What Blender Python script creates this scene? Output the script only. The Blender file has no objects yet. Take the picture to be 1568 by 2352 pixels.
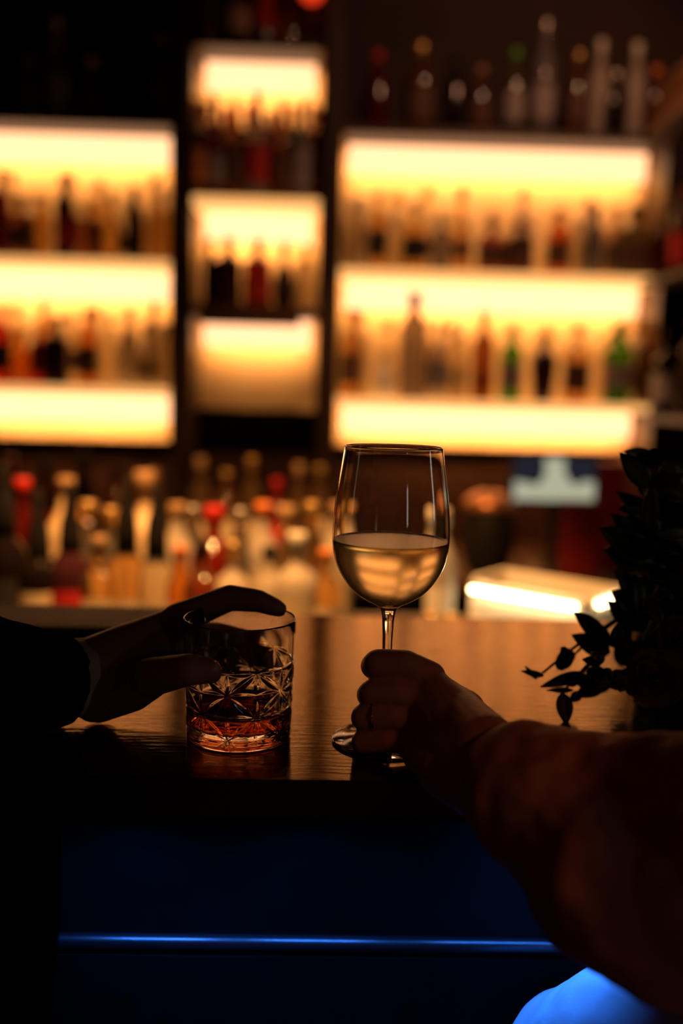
import bpy, bmesh, math, random
import numpy as np
from mathutils import Vector, Matrix, Euler, Quaternion

random.seed(7)
SC = bpy.context.scene
COL = SC.collection
PI = math.pi

# ------------------------------------------------------------------ camera
W, H, F = 1568, 2352, 2287.0
EYE, PITCH, YAW, ROLL = Vector((0, 0, 1.365)), math.radians(7.3), math.radians(-1.5), math.radians(1.5)
cam_d = bpy.data.cameras.new('camera')
cam = bpy.data.objects.new('camera', cam_d); COL.objects.link(cam)
CR = Matrix.Rotation(YAW, 3, 'Z') @ Matrix.Rotation(PI/2 - PITCH, 3, 'X') @ Matrix.Rotation(ROLL, 3, 'Z')
cam.matrix_world = Matrix.Translation(EYE) @ CR.to_4x4()
cam_d.sensor_fit = 'VERTICAL'; cam_d.sensor_height = 36.0
cam_d.lens = 36.0 * F / H
cam_d.clip_start = 0.01
cam_d.dof.use_dof = True
cam_d.dof.focus_distance = 0.715
cam_d.dof.aperture_fstop = 2.0
SC.camera = cam

def P(px, py, Y):
    """point of the depth plane y = Y seen along a pixel of the photograph"""
    d = CR @ Vector(((px - W/2)/F, -(py - H/2)/F, -1.0))
    return EYE + d * (Y / d.y)
def PZ(px, py, z):
    d = CR @ Vector(((px - W/2)/F, -(py - H/2)/F, -1.0))
    return EYE + d * ((z - EYE.z) / d.z)

# ------------------------------------------------------------------ render look, world
SC.view_settings.view_transform = 'Standard'
SC.view_settings.look = 'None'
SC.view_settings.exposure = 0.0
SC.view_settings.gamma = 1.0
SC.view_settings.use_curve_mapping = False
cy = SC.cycles
cy.use_denoising = True
cy.max_bounces = 16; cy.transmission_bounces = 14; cy.glossy_bounces = 6; cy.diffuse_bounces = 3; cy.transparent_max_bounces = 12
cy.caustics_reflective = False; cy.caustics_refractive = False
cy.sample_clamp_indirect = 4.0
cy.blur_glossy = 0.3

wd = bpy.data.worlds.new('world'); SC.world = wd; wd.use_nodes = True
bg = wd.node_tree.nodes['Background']
bg.inputs[0].default_value = (1.0, 0.20, 0.11, 1); bg.inputs[1].default_value = 0.016

COUNTER_Z = 1.10

def lamp(name, kind, loc, target, energy, color, size=0.1, size_y=None, spot=None, blend=0.6):
    l = bpy.data.lights.new(name, kind); l.energy = energy; l.color = color
    o = bpy.data.objects.new(name, l); COL.objects.link(o); o.location = loc
    if target is not None:
        o.rotation_euler = (Vector(target) - Vector(loc)).to_track_quat('-Z', 'Y').to_euler()
    if kind == 'AREA':
        l.size = size
        if size_y: l.shape = 'RECTANGLE'; l.size_y = size_y
    else:
        l.shadow_soft_size = size
    if kind == 'SPOT':
        l.spot_size = math.radians(spot); l.spot_blend = blend
    return o

# warm spots without fixtures, added to brighten bottles on the bartenders' side
lamp('bottle_fill_spot', 'SPOT', (-0.20, 1.42, 2.45), (-0.10, 1.92, 1.0), 300, (1.0, 0.44, 0.12), 0.05, spot=62)
lamp('back_counter_spot', 'SPOT', (-0.05, 2.15, 2.5), (-0.05, 2.72, 1.0), 40, (1.0, 0.40, 0.12), 0.05, spot=50)
lamp('top_bottle_fill_spot', 'SPOT', (0.72, 2.1, 2.6), (0.62, 3.05, 2.05), 17, (1.0, 0.42, 0.22), 0.05, spot=95)  # cone kept wide so it also brightens the cornice slats
# narrow dim spot added out of view to brighten only the blouse sleeve
lamp('sleeve_fill_spot', 'SPOT', (0.95, -0.55, 1.95), (0.235, 0.48, 1.10), 6.5, (1.0, 0.24, 0.10), 0.06, spot=18, blend=0.9)
# two slim upright wall lamps of the guests' room, seen as streaks in the wine glass
lamp('wall_lamp', 'AREA', (1.9, 0.66, 1.42), (0.05, 0.70, 1.28), 0.35, (1.0, 0.85, 0.72), 0.10, 0.42)
lamp('wall_lamp', 'AREA', (0.95, -1.05, 1.45), (0.05, 0.70, 1.28), 0.28, (1.0, 0.88, 0.78), 0.11, 0.42)
# blue strip light under the nose of the counter (the row of lamps that lights ledge and knee)
for lpx in (230, 325, 395, 620, 715, 815, 1100, 1190, 1280, 1400):
    bx = P(lpx, 2157, 0.72).x
    l = lamp('blue_led', 'AREA', (bx, 0.655, COUNTER_Z - 0.0300), (bx, 0.655, COUNTER_Z - 0.43), 0.11 if lpx < 1050 else 0.066, (0.03, 0.20, 1.0), 0.012)
    l.data.spread = math.radians(125)

# ------------------------------------------------------------------ materials
def mat(name, color=(0.5, 0.5, 0.5), rough=0.5, metal=0.0, trans=0.0, ior=1.45, emit=None, es=0.0, coat=0.0, spec=0.5, sheen=0.0, sss=0.0):
    m = bpy.data.materials.new(name); m.use_nodes = True
    b = m.node_tree.nodes['Principled BSDF']
    I = b.inputs
    I['Base Color'].default_value = (*color, 1); I['Roughness'].default_value = rough; I['Metallic'].default_value = metal
    I['Transmission Weight'].default_value = trans; I['IOR'].default_value = ior
    I['Coat Weight'].default_value = coat; I['Specular IOR Level'].default_value = spec
    I['Sheen Weight'].default_value = sheen
    if sss: I['Subsurface Weight'].default_value = sss; I['Subsurface Scale'].default_value = 0.01
    if emit: I['Emission Color'].default_value = (*emit, 1); I['Emission Strength'].default_value = es
    return m
def noise_color(m, c1, c2, scale=(1, 1, 1), nscale=8.0, detail=4.0, bump=0.0, bscale=None, rough=None):
    nt = m.node_tree; b = nt.nodes['Principled BSDF']
    tc = nt.nodes.new('ShaderNodeTexCoord'); mp = nt.nodes.new('ShaderNodeMapping'); mp.inputs['Scale'].default_value = scale
    nz = nt.nodes.new('ShaderNodeTexNoise'); nz.inputs['Scale'].default_value = nscale; nz.inputs['Detail'].default_value = detail
    rp = nt.nodes.new('ShaderNodeValToRGB'); rp.color_ramp.elements[0].color = (*c1, 1); rp.color_ramp.elements[1].color = (*c2, 1)
    rp.color_ramp.elements[0].position = 0.3; rp.color_ramp.elements[1].position = 0.7
    nt.links.new(tc.outputs['Object'], mp.inputs[0]); nt.links.new(mp.outputs[0], nz.inputs['Vector'])
    nt.links.new(nz.outputs['Fac'], rp.inputs[0]); nt.links.new(rp.outputs[0], b.inputs['Base Color'])
    if bump:
        n2 = nt.nodes.new('ShaderNodeTexNoise'); n2.inputs['Scale'].default_value = bscale or nscale*4; n2.inputs['Detail'].default_value = 5
        bp = nt.nodes.new('ShaderNodeBump'); bp.inputs['Strength'].default_value = bump; bp.inputs['Distance'].default_value = 0.002
        nt.links.new(mp.outputs[0], n2.inputs['Vector']); nt.links.new(n2.outputs['Fac'], bp.inputs['Height'])
        nt.links.new(bp.outputs[0], b.inputs['Normal'])
    if rough:
        mr = nt.nodes.new('ShaderNodeMapRange'); mr.inputs['To Min'].default_value = rough[0]; mr.inputs['To Max'].default_value = rough[1]
        nt.links.new(nz.outputs['Fac'], mr.inputs[0]); nt.links.new(mr.outputs[0], b.inputs['Roughness'])
    return m

WARM = (1.0, 0.66, 0.30)
M = {}
M['counter'] = noise_color(mat('lacquered dark wood', (0.06, 0.03, 0.015), 0.16, spec=0.9), (0.014, 0.005, 0.002), (0.040, 0.016, 0.007), (1.5, 14, 10), 3.0, 6, 0.15, 16, (0.06, 0.15))
def tinted_gloss(m, tint, gloss, rough):
    """lay a warm lacquer gloss over the principled surface of a material"""
    nt = m.node_tree; out = nt.nodes['Material Output']; b = nt.nodes['Principled BSDF']; b.inputs['Specular IOR Level'].default_value = 0.1
    g = nt.nodes.new('ShaderNodeBsdfGlossy'); g.inputs['Color'].default_value = (*tint, 1); g.inputs['Roughness'].default_value = rough
    fr = nt.nodes.new('ShaderNodeFresnel'); fr.inputs['IOR'].default_value = gloss
    mx = nt.nodes.new('ShaderNodeMixShader')
    for l in list(nt.links):
        if l.to_node == b and l.to_socket.name == 'Normal': nt.links.new(l.from_socket, g.inputs['Normal']); nt.links.new(l.from_socket, fr.inputs['Normal'])
        if l.to_node == b and l.to_socket.name == 'Roughness': nt.links.new(l.from_socket, g.inputs['Roughness'])
    nt.links.new(fr.outputs[0], mx.inputs[0]); nt.links.new(b.outputs[0], mx.inputs[1]); nt.links.new(g.outputs[0], mx.inputs[2]); nt.links.new(mx.outputs[0], out.inputs[0])
tinted_gloss(M['counter'], (0.78, 0.50, 0.20), 1.45, 0.12)
M['bar_front'] = noise_color(mat('black painted panel', (0.004, 0.004, 0.004), 0.5, spec=0.1), (0.002, 0.002, 0.002), (0.004, 0.004, 0.004), (3, 3, 3), 6)
M['ledge'] = noise_color(mat('brushed dark ledge', (0.08, 0.08, 0.09), 0.30, 0.9), (0.06, 0.06, 0.065), (0.09, 0.09, 0.10), (1, 30, 1), 8)
M['post'] = noise_color(mat('dark stained post', (0.03, 0.012, 0.008), 0.5), (0.018, 0.008, 0.005), (0.04, 0.018, 0.010), (12, 12, 1), 4)
M['back_panel'] = noise_color(mat('amber plaster', (0.78, 0.60, 0.34), 0.65), (0.72, 0.54, 0.29), (0.84, 0.66, 0.38), (1, 1, 1), 5)
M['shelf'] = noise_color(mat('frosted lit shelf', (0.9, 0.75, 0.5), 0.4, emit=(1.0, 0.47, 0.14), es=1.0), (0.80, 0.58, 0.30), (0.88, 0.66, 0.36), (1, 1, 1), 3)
M['strip'] = mat('warm light diffuser', (0.9, 0.8, 0.6), 0.5, emit=(1.0, 0.49, 0.24), es=2.1)
M['led_strip'] = mat('warm led strip', (0.9, 0.8, 0.6), 0.5, emit=(1.0, 0.43, 0.13), es=30.0)
M['dark_wood'] = noise_color(mat('dark wood', (0.05, 0.022, 0.012), 0.45), (0.028, 0.012, 0.007), (0.065, 0.03, 0.015), (1, 12, 12), 4)
M['oak'] = noise_color(mat('varnished slats', (0.35, 0.17, 0.07), 0.4), (0.24, 0.11, 0.04), (0.42, 0.21, 0.09), (12, 1, 12), 4)
M['wall'] = noise_color(mat('dark brown wall', (0.03, 0.014, 0.010), 0.8), (0.022, 0.010, 0.007), (0.038, 0.018, 0.012), (1, 1, 1), 3)
M['floor'] = noise_color(mat('dark floor', (0.03, 0.025, 0.022), 0.6), (0.02, 0.017, 0.015), (0.04, 0.034, 0.03), (1, 1, 1), 3)
M['steel'] = noise_color(mat('brushed steel', (0.2, 0.17, 0.14), 0.4, 1.0), (0.15, 0.12, 0.10), (0.24, 0.20, 0.17), (1, 20, 1), 6)
M['glass'] = mat('clear glass', (1, 1, 1), 0.0, trans=1.0, ior=1.5)
M['wine'] = mat('white wine', (1.0, 0.82, 0.42), 0.26, trans=1.0, ior=1.34)
M['whisky'] = mat('whisky', (0.75, 0.19, 0.035), 0.0, trans=1.0, ior=1.36)
M['skin_tan'] = noise_color(mat('tanned skin', (0.42, 0.22, 0.14), 0.5), (0.36, 0.18, 0.11), (0.46, 0.25, 0.16), (1, 1, 1), 40, 3, 0.25, 260)
M['skin_fair'] = noise_color(mat('fair skin', (0.50, 0.28, 0.19), 0.5), (0.46, 0.25, 0.17), (0.55, 0.31, 0.22), (1, 1, 1), 40, 3, 0.2, 260)
M['nail'] = mat('fingernail', (0.55, 0.32, 0.25), 0.25)
M['jacket'] = noise_color(mat('black wool', (0.003, 0.003, 0.003), 0.95, spec=0.0), (0.002, 0.002, 0.002), (0.004, 0.004, 0.004), (1, 1, 1), 120, 2, 0.2, 300)
M['shirt'] = noise_color(mat('white shirt cotton', (0.7, 0.66, 0.62), 0.8), (0.62, 0.58, 0.54), (0.74, 0.70, 0.66), (1, 1, 1), 60, 2, 0.2, 500)
M['blouse'] = noise_color(mat('peach blouse', (0.55, 0.27, 0.18), 0.75), (0.48, 0.23, 0.15), (0.58, 0.29, 0.20), (1, 1, 1), 30, 2, 0.15, 400)
M['trousers'] = noise_color(mat('pale trousers', (0.75, 0.75, 0.78), 0.8), (0.70, 0.70, 0.73), (0.80, 0.80, 0.83), (1, 1, 1), 50, 2, 0.15, 500)
M['dark_trousers'] = noise_color(mat('dark trousers', (0.05, 0.028, 0.02), 0.9, spec=0.1), (0.010, 0.006, 0.004), (0.014, 0.008, 0.006), (1, 1, 1), 60)
M['gold'] = mat('gold', (0.9, 0.6, 0.25), 0.15, 1.0)
M['stone'] = mat('ring stone', (1, 1, 1), 0.0, trans=1.0, ior=2.2)
M['leaf'] = noise_color(mat('dark green leaf', (0.02, 0.035, 0.012), 0.45), (0.012, 0.022, 0.008), (0.028, 0.045, 0.016), (1, 1, 1), 12)
M['twig'] = noise_color(mat('brown stem', (0.05, 0.03, 0.015), 0.7), (0.035, 0.02, 0.01), (0.06, 0.036, 0.018), (1, 1, 1), 30)
M['petal'] = noise_color(mat('dusky rose petals', (0.22, 0.06, 0.05), 0.7), (0.17, 0.045, 0.035), (0.26, 0.075, 0.06), (1, 1, 1), 20)
M['ceramic'] = noise_color(mat('dark ceramic', (0.03, 0.022, 0.02), 0.35), (0.022, 0.016, 0.014), (0.04, 0.03, 0.026), (1, 1, 1), 20)
M['rubber'] = noise_color(mat('black rubber', (0.02, 0.015, 0.012), 0.5, spec=0.2), (0.014, 0.011, 0.009), (0.026, 0.02, 0.016), (1, 1, 1), 40)
M['black'] = noise_color(mat('black plastic', (0.012, 0.010, 0.010), 0.5, spec=0.15), (0.009, 0.008, 0.008), (0.016, 0.013, 0.013), (1, 1, 1), 30)
M['white'] = noise_color(mat('white acrylic', (0.8, 0.76, 0.68), 0.4), (0.76, 0.72, 0.64), (0.84, 0.80, 0.72), (1, 1, 1), 10)
M['led'] = mat('warm led', (1, 0.9, 0.7), 0.4, emit=(1.0, 0.70, 0.34), es=28.0)
M['copper'] = noise_color(mat('copper', (0.55, 0.24, 0.11), 0.35, 0.7), (0.48, 0.20, 0.09), (0.60, 0.28, 0.13), (1, 1, 1), 14)
M['screen_dark'] = mat('screen navy', (0.02, 0.02, 0.03), 0.3, emit=(0.012, 0.014, 0.022), es=1.0)
M['screen_pale'] = mat('screen pale', (0.1, 0.1, 0.1), 0.3, emit=(0.36, 0.36, 0.25), es=1.2)
M['red_lamp'] = mat('red lamp glass', (0.8, 0.05, 0.02), 0.3, emit=(1.0, 0.05, 0.01), es=0.9)
M['red_card'] = noise_color(mat('red card', (0.35, 0.02, 0.01), 0.6), (0.30, 0.016, 0.008), (0.38, 0.024, 0.012), (1, 1, 1), 12)
M['orange_card'] = noise_color(mat('orange card', (0.5, 0.2, 0.07), 0.6), (0.46, 0.18, 0.06), (0.54, 0.22, 0.08), (1, 1, 1), 12)
GL = {  # bottle glass / liquid looks
    'black':  mat('black bottle glass', (0.010, 0.006, 0.005), 0.12),
    'brown':  mat('brown bottle glass', (0.42, 0.16, 0.06), 0.05, trans=0.85, ior=1.4),
    'amber':  mat('amber bottle', (0.92, 0.58, 0.24), 0.04, trans=0.95, ior=1.35),
    'orange': mat('orange bottle', (0.95, 0.38, 0.05), 0.05, trans=0.9, ior=1.35),
    'red':    mat('red bottle', (0.75, 0.05, 0.02), 0.06, trans=0.85, ior=1.35),
    'wine':   mat('wine red bottle', (0.20, 0.012, 0.010), 0.08, trans=0.7, ior=1.4),
    'green':  mat('green bottle', (0.12, 0.55, 0.03), 0.05, trans=0.75, ior=1.35),
    'olive':  mat('olive bottle', (0.22, 0.17, 0.05), 0.06, trans=0.75, ior=1.4),
    'clear':  mat('clear bottle', (0.94, 0.88, 0.76), 0.05, trans=0.95, ior=1.3),
    'grey':   mat('smoky grey bottle', (0.38, 0.34, 0.34), 0.10, trans=0.7, ior=1.3),
    'frosted': mat('frosted bottle', (0.80, 0.70, 0.58), 0.45, trans=0.55, ior=1.3),
    'cream':  mat('cream bottle', (0.72, 0.52, 0.30), 0.45),
    'white':  mat('white bottle', (0.85, 0.78, 0.66), 0.5),
    'plum':   mat('plum bottle', (0.045, 0.012, 0.018), 0.15),
}
CAPM = {
    'black': M['black'], 'red': mat('red cap', (0.55, 0.02, 0.01), 0.4), 'gold': mat('gold cap', (0.7, 0.45, 0.15), 0.3, 0.8),
    'silver': mat('silver cap', (0.6, 0.56, 0.5), 0.3, 0.9), 'white': mat('white cap', (0.75, 0.7, 0.6), 0.5), 'cork': mat('cork', (0.4, 0.24, 0.12), 0.8),
    'green': mat('green cap', (0.10, 0.35, 0.03), 0.4), 'orange': mat('orange cap', (0.75, 0.22, 0.04), 0.4),
}
LABM = {
    'cream': mat('cream paper', (0.62, 0.48, 0.30), 0.7), 'white': mat('white paper', (0.75, 0.70, 0.62), 0.7), 'black': mat('black paper', (0.02, 0.015, 0.015), 0.6),
    'red': mat('red paper', (0.5, 0.02, 0.015), 0.6), 'brown': mat('brown paper', (0.10, 0.045, 0.025), 0.7), 'grey': mat('grey paper', (0.30, 0.26, 0.25), 0.7),
    'orange': mat('orange paper', (0.7, 0.24, 0.05), 0.6), 'green': mat('green paper', (0.06, 0.16, 0.03), 0.6),
}

# ------------------------------------------------------------------ object helpers
def tag(o, label=None, cat=None, group=None, kind=None):
    if label: o['label'] = label
    if cat: o['category'] = cat
    if group: o['group'] = group
    if kind: o['kind'] = kind
    return o
def empty(name, loc=(0, 0, 0), rz=0.0):
    o = bpy.data.objects.new(name, None); COL.objects.link(o); o.location = loc; o.rotation_euler.z = rz
    o.empty_display_size = 0.02
    return o
def link(name, me, m, parent=None, smooth=True):
    if m is not None and not me.materials: me.materials.append(m)
    if smooth:
        for p in me.polygons: p.use_smooth = True
    o = bpy.data.objects.new(name, me); COL.objects.link(o)
    if parent: o.parent = parent
    return o
def obj(name, bm, m, parent=None, smooth=False):
    bmesh.ops.recalc_face_normals(bm, faces=bm.faces[:])
    me = bpy.data.meshes.new(name); bm.to_mesh(me); bm.free()
    return link(name, me, m, parent, smooth)
def add_box(bm, lo, hi, bevel=0.0):
    lo, hi = Vector(lo), Vector(hi)
    g = bmesh.ops.create_cube(bm, size=1.0)
    c, s = (lo + hi)/2, hi - lo
    for v in g['verts']: v.co = Vector((v.co.x*s.x, v.co.y*s.y, v.co.z*s.z)) + c
    if bevel:
        es = list({e for v in g['verts'] for e in v.link_edges})
        bmesh.ops.bevel(bm, geom=es, offset=bevel, segments=2, affect='EDGES', profile=0.5)
def box(name, lo, hi, m, parent=None, bevel=0.0):
    bm = bmesh.new(); add_box(bm, lo, hi, bevel); return obj(name, bm, m, parent)
def lathe_mesh(name, prof, seg=32, power=2.0, closed=False):
    """revolve (r, z) points; power > 2 squares the plan; a point of r 0 closes the end"""
    vs, fs, rings = [], [], []
    for r, z in prof:
        if r <= 1e-7:
            vs.append((0, 0, z)); rings.append([len(vs)-1]); continue
        ring = []
        for k in range(seg):
            a = 2*PI*(k + 0.5)/seg; c, s = math.cos(a), math.sin(a)
            q = (abs(c)**power + abs(s)**power)**(-1.0/power)
            vs.append((r*q*c, r*q*s, z)); ring.append(len(vs)-1)
        rings.append(ring)
    pairs = list(zip(rings, rings[1:]))
    if closed: pairs.append((rings[-1], rings[0]))
    for a, b in pairs:
        if len(a) == 1 and len(b) == 1: continue
        for k in range(seg):
            k2 = (k+1) % seg
            if len(a) == 1: fs.append((a[0], b[k2], b[k]))
            elif len(b) == 1: fs.append((a[k], a[k2], b[0]))
            else: fs.append((a[k], a[k2], b[k2], b[k]))
    me = bpy.data.meshes.new(name); me.from_pydata(vs, [], fs); me.update()
    bm = bmesh.new(); bm.from_mesh(me); bmesh.ops.recalc_face_normals(bm, faces=bm.faces[:]); bm.to_mesh(me); bm.free()
    return me
def spline(pts, n=6):
    """Catmull-Rom through profile points"""
    out = []
    for i in range(len(pts)-1):
        p0, p1, p2, p3 = pts[max(i-1, 0)], pts[i], pts[i+1], pts[min(i+2, len(pts)-1)]
        for k in range(n):
            t = k/n
            out.append(tuple(0.5*((2*b) + (-a+c)*t + (2*a-5*b+4*c-d)*t*t + (-a+3*b-3*c+d)*t**3) for a, b, c, d in zip(p0, p1, p2, p3)))
    out.append(tuple(pts[-1])); return out
def add_cone_capsule(bm, a, b, ra, rb, flat=False, seg=18):
    a, b = Vector(a), Vector(b); ax = b - a; L = ax.length
    if L < 1e-6: ax, L = Vector((0, 0, 1)), 1e-6
    q = ax.normalized().to_track_quat('Z', 'Y')
    rows = []
    n = 5
    for k in range(n): t = -PI/2 + (PI/2)*k/(n-0); rows.append((ra*math.cos(t), ra*math.sin(t)))
    rows.append((ra, 0)); rows.append((rb, L))
    if flat: rows.append((0.0, L))
    else:
        for k in range(1, n+1): t = (PI/2)*k/n; rows.append((rb*math.cos(t), L + rb*math.sin(t)))
    prev = None
    for r, z in rows:
        if r < 1e-5: ring = [bm.verts.new(a + q @ Vector((0, 0, z)))]
        else: ring = [bm.verts.new(a + q @ Vector((r*math.cos(2*PI*k/seg), r*math.sin(2*PI*k/seg), z))) for k in range(seg)]
        if prev:
            for k in range(seg):
                k2 = (k+1) % seg
                if len(prev) == 1: bm.faces.new((prev[0], ring[k2], ring[k]))
                elif len(ring) == 1: bm.faces.new((prev[k], prev[k2], ring[0]))
                else: bm.faces.new((prev[k], prev[k2], ring[k2], ring[k]))
        prev = ring
def tube(bm, pts, radii, seg=8):
    prev = None
    n = len(pts)
    for i, p in enumerate(pts):
        d = (Vector(pts[min(i+1, n-1)]) - Vector(pts[max(i-1, 0)])).normalized()
        q = d.to_track_quat('Z', 'Y')
        ring = [bm.verts.new(Vector(p) + q @ Vector((radii[i]*math.cos(2*PI*k/seg), radii[i]*math.sin(2*PI*k/seg), 0))) for k in range(seg)]
        if prev:
            for k in range(seg): bm.faces.new((prev[k], prev[(k+1) % seg], ring[(k+1) % seg], ring[k]))
        else: bm.faces.new(ring[::-1])
        prev = ring
    bm.faces.new(prev)
def blob(name, caps, m, parent, voxel=0.0016, smooth=6, disp=0.0, dscale=0.05, origin=(0, 0, 0)):
    """one continuous skin grown over tapered limbs"""
    bm = bmesh.new(); O = Vector(origin)
    for a, b, ra, rb, *fl in caps: add_cone_capsule(bm, Vector(a) - O, Vector(b) - O, ra, rb, bool(fl))
    o = obj(name, bm, m, parent, True)
    r = o.modifiers.new('remesh', 'REMESH'); r.mode = 'VOXEL'; r.voxel_size = voxel; r.use_smooth_shade = True
    s = o.modifiers.new('smooth', 'SMOOTH'); s.factor = 0.5; s.iterations = smooth
    if disp:
        t = bpy.data.textures.new(name + '_folds', 'CLOUDS'); t.noise_scale = dscale; t.noise_depth = 2
        d = o.modifiers.new('folds', 'DISPLACE'); d.texture = t; d.strength = disp; d.mid_level = 0.5; d.texture_coords = 'LOCAL'
        s2 = o.modifiers.new('smooth2', 'SMOOTH'); s2.factor = 0.5; s2.iterations = 3
    return o

# ------------------------------------------------------------------ room shell
def struct(name, lo, hi, m, label, cat):
    o = box(name, lo, hi, m); tag(o, label, cat, kind='structure'); return o
WALL_Y = 3.30
struct('floor', (-3.0, -1.2, -0.05), (3.0, WALL_Y, 0.0), M['floor'], 'dark floor of the bar room', 'floor')
struct('wall_back', (-3.0, WALL_Y, 0.0), (3.0, WALL_Y + 0.1, 3.0), M['wall'], 'dark brown wall behind the lit bottle cabinets', 'wall')
struct('wall_right', (1.36, 1.7, 0.0), (1.46, WALL_Y, 3.0), M['wall'], 'dark side wall beyond the plant', 'wall')
struct('ceiling', (-3.0, -1.2, 3.0), (3.0, WALL_Y + 0.1, 3.08), M['wall'], 'dark unlit ceiling over the bar', 'ceiling')

# ------------------------------------------------------------------ bar counter
CF, CB = 0.640, 1.130     # front and back edge of the counter
bar = empty('bar_counter', (0, CF, 0))
tag(bar, 'dark lacquered wooden bar counter carrying the two glasses', 'bar counter')
def bp(name, lo, hi, m, bevel=0.0):
    return box(name, (lo[0], lo[1]-CF, lo[2]), (hi[0], hi[1]-CF, hi[2]), m, bar, bevel)
bp('countertop', (-1.7, CF, COUNTER_Z - 0.028), (1.9, CB, COUNTER_Z), M['counter'], 0.003)
bp('front_panel', (-1.7, 0.735, 0.0), (1.9, 0.775, COUNTER_Z - 0.028), M['bar_front'])
bp('back_panel', (-1.7, 1.06, 0.0), (1.9, 1.09, COUNTER_Z - 0.028), M['bar_front'])
lz = P(700, 2146, 0.735).z
lb = bmesh.new()
tube(lb, [(-1.7 + 3.6*k/40, 0.7345 - CF, lz - 0.0070) for k in range(41)], [0.0068]*41, 20)
o = obj('blue_lit_rail', lb, M['ledge'], bar, True); o['label'] = 'half-round metal rail catching blue light'
bp('foot_panel', (-1.7, 0.7285, 0.1), (1.9, 0.7345, lz - 0.016), M['bar_front'])
bp('light_channel', (-1.7, 0.712, COUNTER_Z - 0.034), (1.9, 0.735, COUNTER_Z - 0.0285), M['black'])

# ------------------------------------------------------------------ back bar cabinets
FY, BY = 2.95, 3.16       # shelf fronts, lit back panel
LOOK = {}
def X(px, py=600, Y=FY): return P(px, py, Y).x
def Zc(px, py, Y=FY): return P(px, py, Y).z
x_l0, x_l1 = X(-160), X(390)
x_c0, x_c1 = X(441), X(731)
x_r0, x_r1 = X(781), X(1520)
BACK_Z = 0.86

def cabinet(name, label, x0, x1, tops, shelf_zs, bottom, dark_front=None, top_mat='dark_wood', strip_gap=0.03):
    r = empty(name, ((x0+x1)/2, FY, bottom)); tag(r, label, 'cabinet', 'lit bottle cabinets of the back bar')
    ox, oy, oz = r.location
    def b(n, lo, hi, m, bev=0.0): return box(n, (lo[0]-ox, lo[1]-oy, lo[2]-oz), (hi[0]-ox, hi[1]-oy, hi[2]-oz), m, r, bev)
    b('back_panel', (x0, BY, bottom), (x1, BY+0.02, tops), M['back_panel'])
    b('top_board', (x0, FY, tops), (x1, BY+0.02, tops+0.022), M[top_mat], 0.002)
    b('side_panel', (x0-0.008, FY, bottom), (x0, BY+0.02, tops), M['dark_wood'])
    b('side_panel', (x1, FY, bottom), (x1+0.008, BY+0.02, tops), M['dark_wood'])
    def strip(z):
        o = b('light_panel', (x0+0.02, BY-0.073, z-0.082), (x1-0.02, BY-0.062, z-0.001), M['strip'])
        b('led_strip', (x0+0.02, BY-0.052, z-0.074), (x1-0.02, BY-0.040, z-0.066), M['led_strip'])
    strip(tops)
    for i, z in enumerate(shelf_zs):
        dk = dark_front is not None and i in dark_front
        b('shelf', (x0, FY, z-0.026), (x1, BY, z), M['shelf'] if not dk else M['dark_wood'], 0.002)
        if dk: b('shelf_lip', (x0+dark_front[i][0], FY-0.012, z-0.052), (x1-dark_front[i][1], FY-0.0005, z+0.006), M['dark_wood'])
        strip(z-0.026)
    return r
zl = [Zc(200, 592), Zc(200, 887)]
tl, bl = Zc(200, 283), Zc(200, 1018)
cabinet('display_cabinet', 'wide lit bottle cabinet running out of frame above the black sleeve', x_l0, x_l1, tl, zl, bl)
zr = [Zc(1145, 624), Zc(1145, 922)]
tr, br = Zc(1145, 316), Zc(1145, 1040)
cabinet('display_cabinet', 'widest lit bottle cabinet, above the wine glass', x_r0, x_r1, tr, zr, br)
zc_ = [Zc(585, 452), Zc(585, 706)]
tc_, bc_ = Zc(585, 108), Zc(585, 945)
cabinet('display_cabinet', 'narrow lit bottle bay between the two dark posts', x_c0, x_c1, tc_, zc_, bc_, dark_front={1: (0.025, 0.05)})
for px, lab in ((416, 'dark upright post between black-sleeve cabinet and narrow bay'), (756, 'dark upright post between narrow bay and wine-glass cabinet')):
    x = X(px)
    w = 0.022
    o = box('post', (x-w, FY-0.02, BACK_Z), (x+w, BY+0.02, 3.0), M['post'], None, 0.003); tag(o, lab, 'post', 'posts of the back bar')

# lower back counter and workstation
bc = empty('back_counter', (0, 2.62, 0)); tag(bc, 'low dark counter under the lit cabinets', 'counter')
box('worktop', (-1.9, -0.07, BACK_Z-0.035), (1.35, 0.67, BACK_Z), M['dark_wood'], bc, 0.003)
box('base_cabinet', (-1.9, 0.0, 0.0), (1.35, 0.67, BACK_Z-0.035), M['dark_wood'], bc)
box('backsplash', (-1.9, 0.60, BACK_Z), (1.35, 0.66, min(bl, br) - 0.04), M['dark_wood'], bc)
ws = empty('workstation', (0, 1.75, 0)); tag(ws, 'steel bartender workbench behind the counter, crowded with bottles', 'workbench')
WS_Z = 0.86
box('steel_top', (-1.5, -0.17, WS_Z-0.03), (1.2, 0.42, WS_Z), M['steel'], ws, 0.003)
for lx in (-1.45, 1.15):
    for ly in (-0.12, 0.37): box('leg', (lx-0.02, ly-0.02, 0.0), (lx+0.02, ly+0.02, WS_Z-0.03), M['steel'], ws)

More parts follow.
